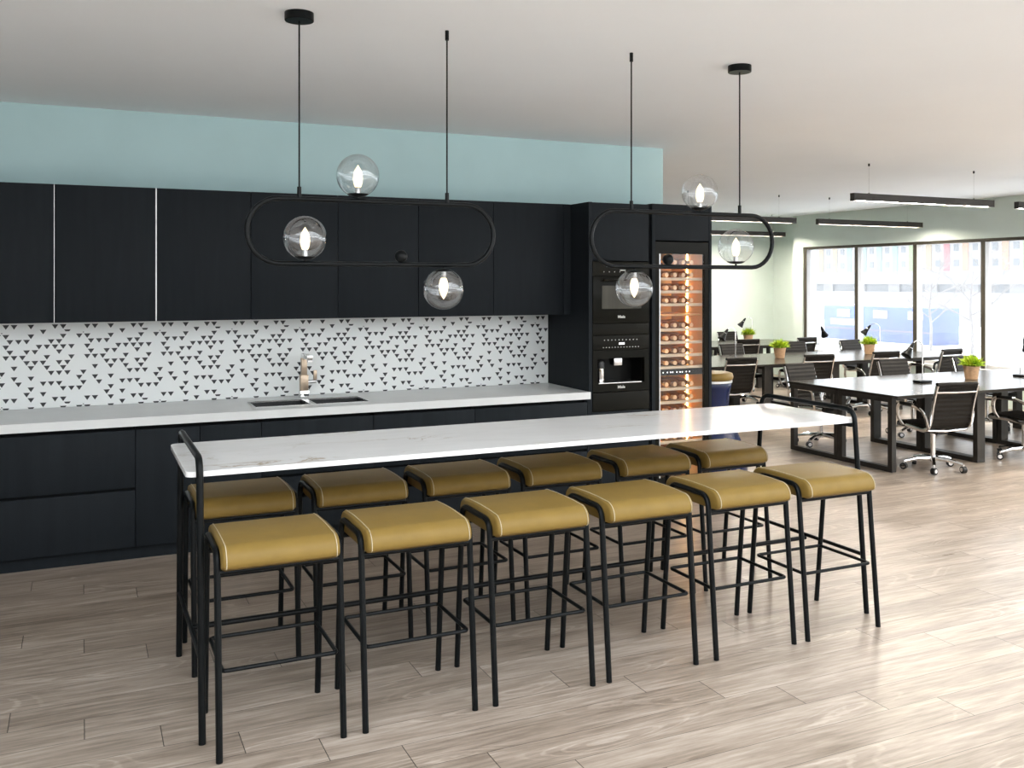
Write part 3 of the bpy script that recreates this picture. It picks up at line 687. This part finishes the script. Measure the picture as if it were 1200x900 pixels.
# ------------------------------------------------------------------ office chairs
def make_chair(label):
    """faces +y; castors centred on the origin"""
    t = thing('office_chair', label, 'chair', group='black ribbed office chairs')
    prof = fillet([(.235, .385), (.225, .425), (.05, .415), (-.15, .395), (-.205, .445), (-.228, .56), (-.262, .70), (-.300, .815)], .035, 4)
    # resample to even steps, then rib it
    pts = [(p.x, p.y) for p in [Vector((a, b, 0)) if not isinstance(a, Vector) else a for a, b in [(q[0], q[1]) for q in prof]]] if False else [(q[0], q[1]) for q in prof]
    L = [0]
    for a, b in zip(pts, pts[1:]): L.append(L[-1]+math.hypot(b[0]-a[0], b[1]-a[1]))
    tot = L[-1]; N = 88; ev = []
    for i in range(N+1):
        s = tot*i/N; j = max(0, min(len(L)-2, next((q for q in range(len(L)-1) if L[q+1] >= s), len(L)-2)))
        u = (s-L[j])/max(1e-6, L[j+1]-L[j]); ev.append((pts[j][0]+(pts[j+1][0]-pts[j][0])*u, pts[j][1]+(pts[j+1][1]-pts[j][1])*u, s))
    out, inn = [], []
    for i, (y, z, s) in enumerate(ev):
        a = ev[max(0, i-1)]; b = ev[min(N, i+1)]; ty, tz = b[0]-a[0], b[1]-a[1]; l = math.hypot(ty, tz); ny, nz = tz/l, -ty/l   # towards the sitter is -n below
        th = .007+.0055*abs(math.sin(PI*s/.042))
        out.append((y+ny*th, z+nz*th)); inn.append((y-ny*th, z-nz*th))
    poly = out+inn[::-1]
    mb = MB(); n = len(out)
    Wd = .197
    vs = []; fs = []
    for x in (-Wd, Wd): vs += [(x, y, z) for y, z in out]+[(x, y, z) for y, z in inn]
    for i in range(n-1):
        fs += [(i, i+1, 2*n+i+1, 2*n+i), (n+i, 2*n+n+i, 3*n+i+1, n+i+1), (i, n+i, n+i+1, i+1), (2*n+i, 2*n+i+1, 3*n+i+1, 3*n+i)]
    mb.add(vs, fs); sl = mb.build('seat_sling', 'sling', t, smooth=60)
    MB().tube([(-.205, -.306, .806), (.205, -.306, .806)], .019, 12).build('head_roll', 'sling', t)
    fp = fillet([(.215, .398), (.05, .398), (-.155, .380), (-.222, .430), (-.245, .56), (-.282, .70), (-.315, .80)], .05, 5)
    for sx in (-1, 1):
        f = MB().tube([(sx*.208, q[0], q[1]) for q in fp], .0105, 8, ry=.020, up=(1, 0, 0)).build('side_frame', 'chrome', t)
        ar = fillet([(sx*.222, .125, .400), (sx*.262, .150, .470), (sx*.268, .135, .600), (sx*.268, -.06, .600), (sx*.262, -.205, .560), (sx*.222, -.215, .415)], .055, 6)
        MB().tube(ar, .0085, 8, ry=.019).build('armrest', 'chrome', t)
        pd = [q for q in ar if q[2] > .59 and q[1] < .13]
        MB().tube([(sx*.268, .10, .603), (sx*.268, -.06, .603)], .012, 8, ry=.017).build('arm_pad', 'plastic', t)
    MB().tube([(-.208, -.291, .735), (0, -.318, .735), (.208, -.291, .735)], .010, 8).build('back_brace', 'chrome', t)
    MB().tube([(-.208, -.165, .385), (0, -.165, .372), (.208, -.165, .385)], .010, 8).build('seat_brace', 'chrome', t)
    me = MB(); me.box(-.055, .055, -.13, .12, .335, .372, bev=.008); me.tube([(-.2, .08, .385), (-.05, .03, .36)], .010, 8); me.tube([(.2, .08, .385), (.05, .03, .36)], .010, 8)
    me.tube([(.05, .02, .35), (.20, .03, .345)], .006, 8); me.build('tilt_mechanism', 'plastic', t)
    MB().cyl((0, 0, .105), (0, 0, .34), .021, 16).build('gas_column', 'chrome', t)
    st = MB(); st.lathe([(.032, .075), (.034, .11), (.028, .125)], seg=18)
    for q in range(5):
        a = 2*PI*q/5+.3; ca, sa = math.cos(a), math.sin(a)
        st.tube([(ca*.02, sa*.02, .105), (ca*.14, sa*.14, .100), (ca*.255, sa*.255, .074)], [.023, .019, .014], 8)
    st.build('star_base', 'chrome', t)
    for q in range(5):
        a = 2*PI*q/5+.3; ca, sa = math.cos(a)*.258, math.sin(a)*.258
        b = a+.9; dx, dy = math.cos(b), math.sin(b)
        cs = MB(); cs.cyl((ca-dx*.018, sa-dy*.018, .0305), (ca+dx*.018, sa+dy*.018, .0305), .030, 16)
        cc = cs.build('caster', 'plastic', t)
        hd = MB(); hd.cyl((ca, sa, .03), (ca, sa, .078), .008, 10); hd.cyl((ca-dx*.0215, sa-dy*.0215, .033), (ca+dx*.0215, sa+dy*.0215, .033), .019, 14); hd.build('caster_hood', 'chrome', cc)
    return t
R = math.radians
ch = [ # x, y, heading, label
 (7.03, 6.12, R(-10), 'black ribbed office chair at the near desk corner, backrest to the camera, fully visible'),
 (8.25, 6.12, R(4), 'black ribbed office chair at the nearest desk, cut off by the picture edge'),
 (7.05, 7.56, R(184), 'black ribbed office chair on the far side of the nearest desk, closest to its corner'),
 (8.40, 7.58, R(177), 'black ribbed office chair on the far side of the nearest desk, behind the black lamp'),
 (9.585, 7.58, R(183), 'black ribbed office chair on the far side of the nearest desk, behind the plant pot'),
 (7.02, 9.10, R(-4), 'black ribbed office chair beside the blue stool, at the middle desk'),
 (8.20, 9.08, R(-8), 'black ribbed office chair at the middle desk between two plant pots, back to camera'),
 (9.30, 9.10, R(-4), 'black ribbed office chair at the middle desk, left of the near black lamp'),
 (10.42, 9.10, R(6), 'black ribbed office chair at the middle desk end, nearest the windows'),
 (8.44, 10.52, R(182), 'black ribbed office chair on the far side of the middle desk, behind a lamp post'),
 (9.58, 10.54, R(178), 'black ribbed office chair on the far side of the middle desk, behind the small pot'),
 (10.70, 10.54, R(183), 'black ribbed office chair on the far side of the middle desk, by the windows'),
 (9.38, 11.90, R(-6), 'black ribbed office chair at the last desk, below its small plant'),
 (10.50, 11.90, R(5), 'black ribbed office chair at the last desk end, beside the window corner'),
 (10.46, 13.24, R(180), 'black ribbed office chair against the far wall, facing the last desk'),
 (9.56, 13.29, R(176), 'black ribbed office chair by the far wall, half hidden by the wine tower'),
]
c0 = None
for x, y, rz, lab in ch:
    if c0 is None: c0 = make_chair(lab); c0.location = (x, y, .001); c0.rotation_euler = (0, 0, rz)
    else: dup(c0, (x, y, .001), rz, lab)

# ------------------------------------------------------------------ plants and lamps on the desks
def make_plant(label):
    t = thing('potted_plant', label, 'plant', group='small desk plants')
    MB().lathe([(.050, .0), (.054, .004), (.068, .112), (.072, .113), (.073, .128), (.066, .128), (.063, .116), (.01, .114)], seg=24).build('pot', 'pot', t)
    MB().lathe([(.062, .108), (.045, .122), (.003, .126)], seg=18).build('soil', 'soil', t)
    f = MB(); rnd = random.Random(3)
    for i in range(420):
        a = rnd.uniform(0, 2*PI); lean = rnd.random()**.7*1.3; ln_ = rnd.uniform(.095, .150)*(1-.22*lean)
        r0 = rnd.uniform(0, .045); b = Vector((r0*math.cos(a), r0*math.sin(a), .118))
        d = Vector((math.cos(a)*math.sin(lean), math.sin(a)*math.sin(lean), math.cos(lean)))
        s = Vector((-math.sin(a), math.cos(a), 0)); s.rotate(Matrix.Rotation(rnd.uniform(-1, 1), 3, d)); wd = rnd.uniform(.004, .007)
        m1 = b+d*ln_*.55+Vector((0, 0, .006)); tip = b+d*ln_-Vector((0, 0, .010*lean))
        up = d.cross(s)*.002
        f.add([b-s*wd*.4, b+s*wd*.4, m1+s*wd, m1-s*wd, m1+up, tip], [(0, 1, 2, 4), (0, 4, 3), (3, 4, 5), (4, 2, 5)])
    f.build('foliage', 'leaf', t, smooth=0)
    return t
pl = [((8.40, 6.83, DZ), 'bright green plant in tan pot on the nearest desk'), ((10.05, 9.83, DZ), 'green plant in tan pot on the middle desk in front of the windows'),
      ((8.43, 9.80, DZ), 'green plant in tan pot on the middle desk in front of the pale wall'), ((10.04, 12.44, DZ), 'small green plant in tan pot on the last desk')]
p0 = None
for i, (loc, lab) in enumerate(pl):
    if p0 is None: p0 = make_plant(lab); p0.scale = (1.12, 1.12, 1.08); p0.location = (loc[0], loc[1], loc[2]+.0005)
    else: dup(p0, (loc[0], loc[1], loc[2]+.0005), i*1.3, lab)

def make_lamp(label):
    """arm and shade swing towards -x"""
    t = thing('desk_lamp', label, 'lamp', group='black and chrome desk lamps')
    MB().box(-.075, .075, -.055, .055, .0005, .024, bev=.004).build('base', 'metal_black', t)
    pa = [(0, 0, .024), (0, 0, .20), (0, 0, .345)]
    for i in range(1, 11): a = PI*.80*i/10; pa.append((-.072+.072*math.cos(a), 0, .345+.078*math.sin(a)))
    MB().tube(pa, .0058, 10).build('gooseneck', 'chrome', t)
    e = Vector(pa[-1]); d = Vector((-.62, 0, -.785)).normalized(); sd = Vector((0, 1, 0))
    sh = MB()
    path = [e-d*.012, e+d*.02, e+d*.055, e+d*.075, e+d*.150, e+d*.152]
    sh.tube(path, [.012, .019, .0235, .027, .052, .045], 20, up=(0, 1, 0)); s = sh.build('shade', 'metal_black', t, smooth=40)
    MB().tube([e+d*.053, e+d*.058], .0255, 20, up=(0, 1, 0)).build('shade_ring', 'chrome', s)
    return t
lm = [(7.665, 6.80, 0, 'black shaded desk lamp standing on the nearest desk beside its corner chair'), (9.11, 6.80, R(200), 'chrome-stemmed desk lamp at the picture edge on the nearest desk'),
      (7.71, 9.81, 0, 'black shaded desk lamp on the middle desk, by the wine cooler'), (9.08, 9.81, R(200), 'desk lamp on the middle desk with its shade turned towards the windows'),
      (10.25, 9.83, R(-38), 'black shaded desk lamp behind a plant on the middle desk, against the windows'), (10.30, 12.66, R(-12), 'black shaded desk lamp on the last desk beside the small plant')]
l0 = None
for x, y, rz, lab in lm:
    if l0 is None: l0 = make_lamp(lab); l0.location = (x, y, DZ+.0005)
    else: dup(l0, (x, y, DZ+.0005), rz, lab)

# ------------------------------------------------------------------ blue stool by the wine cooler
t = thing('drum_stool', 'tall blue hourglass stool with mustard seat standing beside the wine tower', 'stool', (5.06, 6.80, 0))
MB().lathe([(.30, .001), (.325, .012), (.33, .05), (.318, .16), (.285, .28), (.235, .40), (.190, .50), (.170, .57), (.166, .63), (.172, .70), (.184, .77), (.194, .815), (.190, .82)], seg=40).build('body', 'blue', t, smooth=60)
MB().lathe([(.193, .817), (.198, .822), (.198, .838), (.193, .842)], seg=40).build('band', 'silver', t)
MB().lathe([(.190, .841), (.203, .850), (.207, .872), (.198, .900), (.170, .908), (.004, .910)], seg=40).build('seat', 'mustard', t, smooth=60)

# ------------------------------------------------------------------ outside
GZ = -2.4
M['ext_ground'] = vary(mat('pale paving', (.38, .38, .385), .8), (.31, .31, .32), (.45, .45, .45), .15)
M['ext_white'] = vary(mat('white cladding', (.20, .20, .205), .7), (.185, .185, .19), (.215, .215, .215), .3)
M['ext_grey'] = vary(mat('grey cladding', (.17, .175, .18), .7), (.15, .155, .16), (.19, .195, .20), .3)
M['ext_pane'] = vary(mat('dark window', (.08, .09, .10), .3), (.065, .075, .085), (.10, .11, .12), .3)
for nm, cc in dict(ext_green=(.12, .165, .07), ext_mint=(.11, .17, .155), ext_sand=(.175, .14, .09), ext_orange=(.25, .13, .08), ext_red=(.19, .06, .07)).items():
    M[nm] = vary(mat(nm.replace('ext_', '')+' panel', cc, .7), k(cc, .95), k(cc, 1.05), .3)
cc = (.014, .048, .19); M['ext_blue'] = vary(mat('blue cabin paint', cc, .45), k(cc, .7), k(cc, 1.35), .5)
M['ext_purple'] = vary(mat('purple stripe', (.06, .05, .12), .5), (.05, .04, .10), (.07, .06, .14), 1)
M['bark'] = vary(mat('bare bark', (.12, .11, .10), .9), (.10, .09, .085), (.15, .14, .13), 2)
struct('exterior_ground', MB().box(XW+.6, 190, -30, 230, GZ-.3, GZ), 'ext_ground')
t = thing('apartment_building', 'pale apartment block with coloured panels seen far beyond the windows', 'building', (112, 105, GZ)); o = t.location
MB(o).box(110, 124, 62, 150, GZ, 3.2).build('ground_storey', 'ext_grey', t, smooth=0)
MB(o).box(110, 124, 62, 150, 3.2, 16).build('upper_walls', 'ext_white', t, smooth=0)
cols = ['ext_mint', 'ext_green', 'ext_sand', 'ext_mint', 'ext_green', 'ext_mint', 'ext_sand', 'ext_red', 'ext_mint', 'ext_orange', 'ext_green', 'ext_sand', 'ext_orange']
rnd = random.Random(5)
for i in range(26):
    y = 146-i*3.05
    for j in range(2):
        cc = cols[(i*5+j*3) % len(cols)]
        z0 = 3.3+j*4.2
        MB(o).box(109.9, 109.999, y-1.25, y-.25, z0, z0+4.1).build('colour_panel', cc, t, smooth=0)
    for j in range(4):
        z0 = 3.9+j*2.15
        wf = MB(o).box(109.94, 109.999, y+.35, y+1.15, z0, z0+.95).build('window', 'ext_pane', t, smooth=0)
t = thing('low_building', 'low white building with a dark window band across the street', 'building', (78, 65, GZ)); o = t.location
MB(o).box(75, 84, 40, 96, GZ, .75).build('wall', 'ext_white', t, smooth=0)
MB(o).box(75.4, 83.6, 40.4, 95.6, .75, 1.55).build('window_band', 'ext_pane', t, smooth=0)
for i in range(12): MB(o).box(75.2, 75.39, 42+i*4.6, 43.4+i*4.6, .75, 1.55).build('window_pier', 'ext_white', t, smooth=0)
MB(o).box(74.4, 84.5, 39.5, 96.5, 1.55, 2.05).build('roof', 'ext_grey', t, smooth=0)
t = thing('site_cabin', 'long blue cabin with white-framed windows standing outside beyond the glass', 'cabin', (51.2, 46.5, GZ)); o = t.location
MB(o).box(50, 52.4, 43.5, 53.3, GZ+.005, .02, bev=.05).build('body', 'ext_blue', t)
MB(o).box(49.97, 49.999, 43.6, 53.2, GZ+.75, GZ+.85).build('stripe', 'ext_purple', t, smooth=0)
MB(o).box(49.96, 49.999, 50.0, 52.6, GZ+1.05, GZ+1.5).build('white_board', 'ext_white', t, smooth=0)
for y in (51.3, 47.9, 44.9):
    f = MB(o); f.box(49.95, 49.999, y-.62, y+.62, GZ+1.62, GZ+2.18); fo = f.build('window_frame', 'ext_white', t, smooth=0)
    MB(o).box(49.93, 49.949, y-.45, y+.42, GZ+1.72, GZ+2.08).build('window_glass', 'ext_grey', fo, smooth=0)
MB(o).box(50.3, 52.1, 43.8, 53, .02, .12).build('roof_rail', 'ext_white', t, smooth=0)
def tree(label, loc, h, seed):
    t = thing('bare_tree', label, 'tree', loc, group='bare street trees'); rnd = random.Random(seed)
    tr = MB(); br = MB()
    tr.tube([(0, 0, 0), (.1, .05, h*.25), (0, .1, h*.45), (.1, 0, h*.75)], [.09, .075, .06, .03], 8)
    tr.build('trunk', 'bark', t)
    def grow(p, d, l, r, n):
        m_ = p+d*l*.5+Vector((rnd.uniform(-1, 1), rnd.uniform(-1, 1), rnd.uniform(-.3, .6)))*l*.07; e = p+d*l
        br.tube([p, m_, e], [r, r*.8, r*.55], 5)
        if n:
            for _ in range(3):
                d2 = (d+Vector((rnd.uniform(-1, 1), rnd.uniform(-1, 1), rnd.uniform(-.35, .8)))*.75).normalized(); grow(p+d*l*rnd.uniform(.45, 1), d2, l*rnd.uniform(.55, .75), r*.55, n-1)
    for q in range(9):
        a = q*2.4; z = h*(.3+.05*q); grow(Vector((.05, .05, z)), Vector((math.cos(a), math.sin(a), .6)).normalized(), h*.27, .035, 3)
    br.build('branches', 'bark', t)
tree('bare street tree in front of the building, nearest the first desk', (40, 32.5, GZ), 6.2, 1)
tree('bare street tree beyond the third window, by the cabin end', (46, 40.2, GZ), 5.6, 2)

# ------------------------------------------------------------------ light
wd = bpy.data.worlds.new('World'); S.world = wd; wd.use_nodes = True
nt = wd.node_tree; bg = nt.nodes['Background']
bg.inputs['Strength'].default_value = 2.4
# overcast sky above a bright pale ground
tc = nt.nodes.new('ShaderNodeTexCoord'); sx = nt.nodes.new('ShaderNodeSeparateXYZ'); nt.links.new(tc.outputs['Generated'], sx.inputs[0])
wr = nt.nodes.new('ShaderNodeValToRGB'); mr = nt.nodes.new('ShaderNodeMapRange'); mr.inputs['From Min'].default_value = -.5; mr.inputs['From Max'].default_value = .5
nt.links.new(sx.outputs['Z'], mr.inputs['Value']); nt.links.new(mr.outputs[0], wr.inputs[0]); nt.links.new(wr.outputs[0], bg.inputs['Color'])
wr.color_ramp.elements[0].position = .46; wr.color_ramp.elements[0].color = (1.25, 1.23, 1.2, 1)
wr.color_ramp.elements[1].position = .54; wr.color_ramp.elements[1].color = (.93, .97, 1, 1)

sun = bpy.data.lights.new('Sun', 'SUN'); sun.energy = 7.5; sun.color = (1, .98, .95); sun.angle = math.radians(3)
so = bpy.data.objects.new('Sun', sun); C.objects.link(so); so.location = (0, 0, 20)
so.rotation_euler = Vector((.12, -.85, -1)).to_track_quat('-Z', 'Y').to_euler()

cam = bpy.data.cameras.new('Camera'); co = bpy.data.objects.new('Camera', cam); C.objects.link(co)
co.location = (0, 0, 1.7); co.rotation_euler = (PI/2, 0, -math.radians(24.7325))
cam.sensor_width = 36; cam.lens = 36*1096.31/1200; cam.shift_y = -119/1200; cam.clip_start = .05; cam.clip_end = 500
S.camera = co
S.view_settings.view_transform = 'Standard'; S.view_settings.look = 'None'; S.view_settings.gamma = 1; S.view_settings.use_curve_mapping = False
S.view_settings.exposure = 1.12
cy = S.cycles
cy.use_denoising = True; cy.max_bounces = 10; cy.diffuse_bounces = 5; cy.glossy_bounces = 4; cy.transparent_max_bounces = 16; cy.transmission_bounces = 6
cy.sample_clamp_indirect = 6
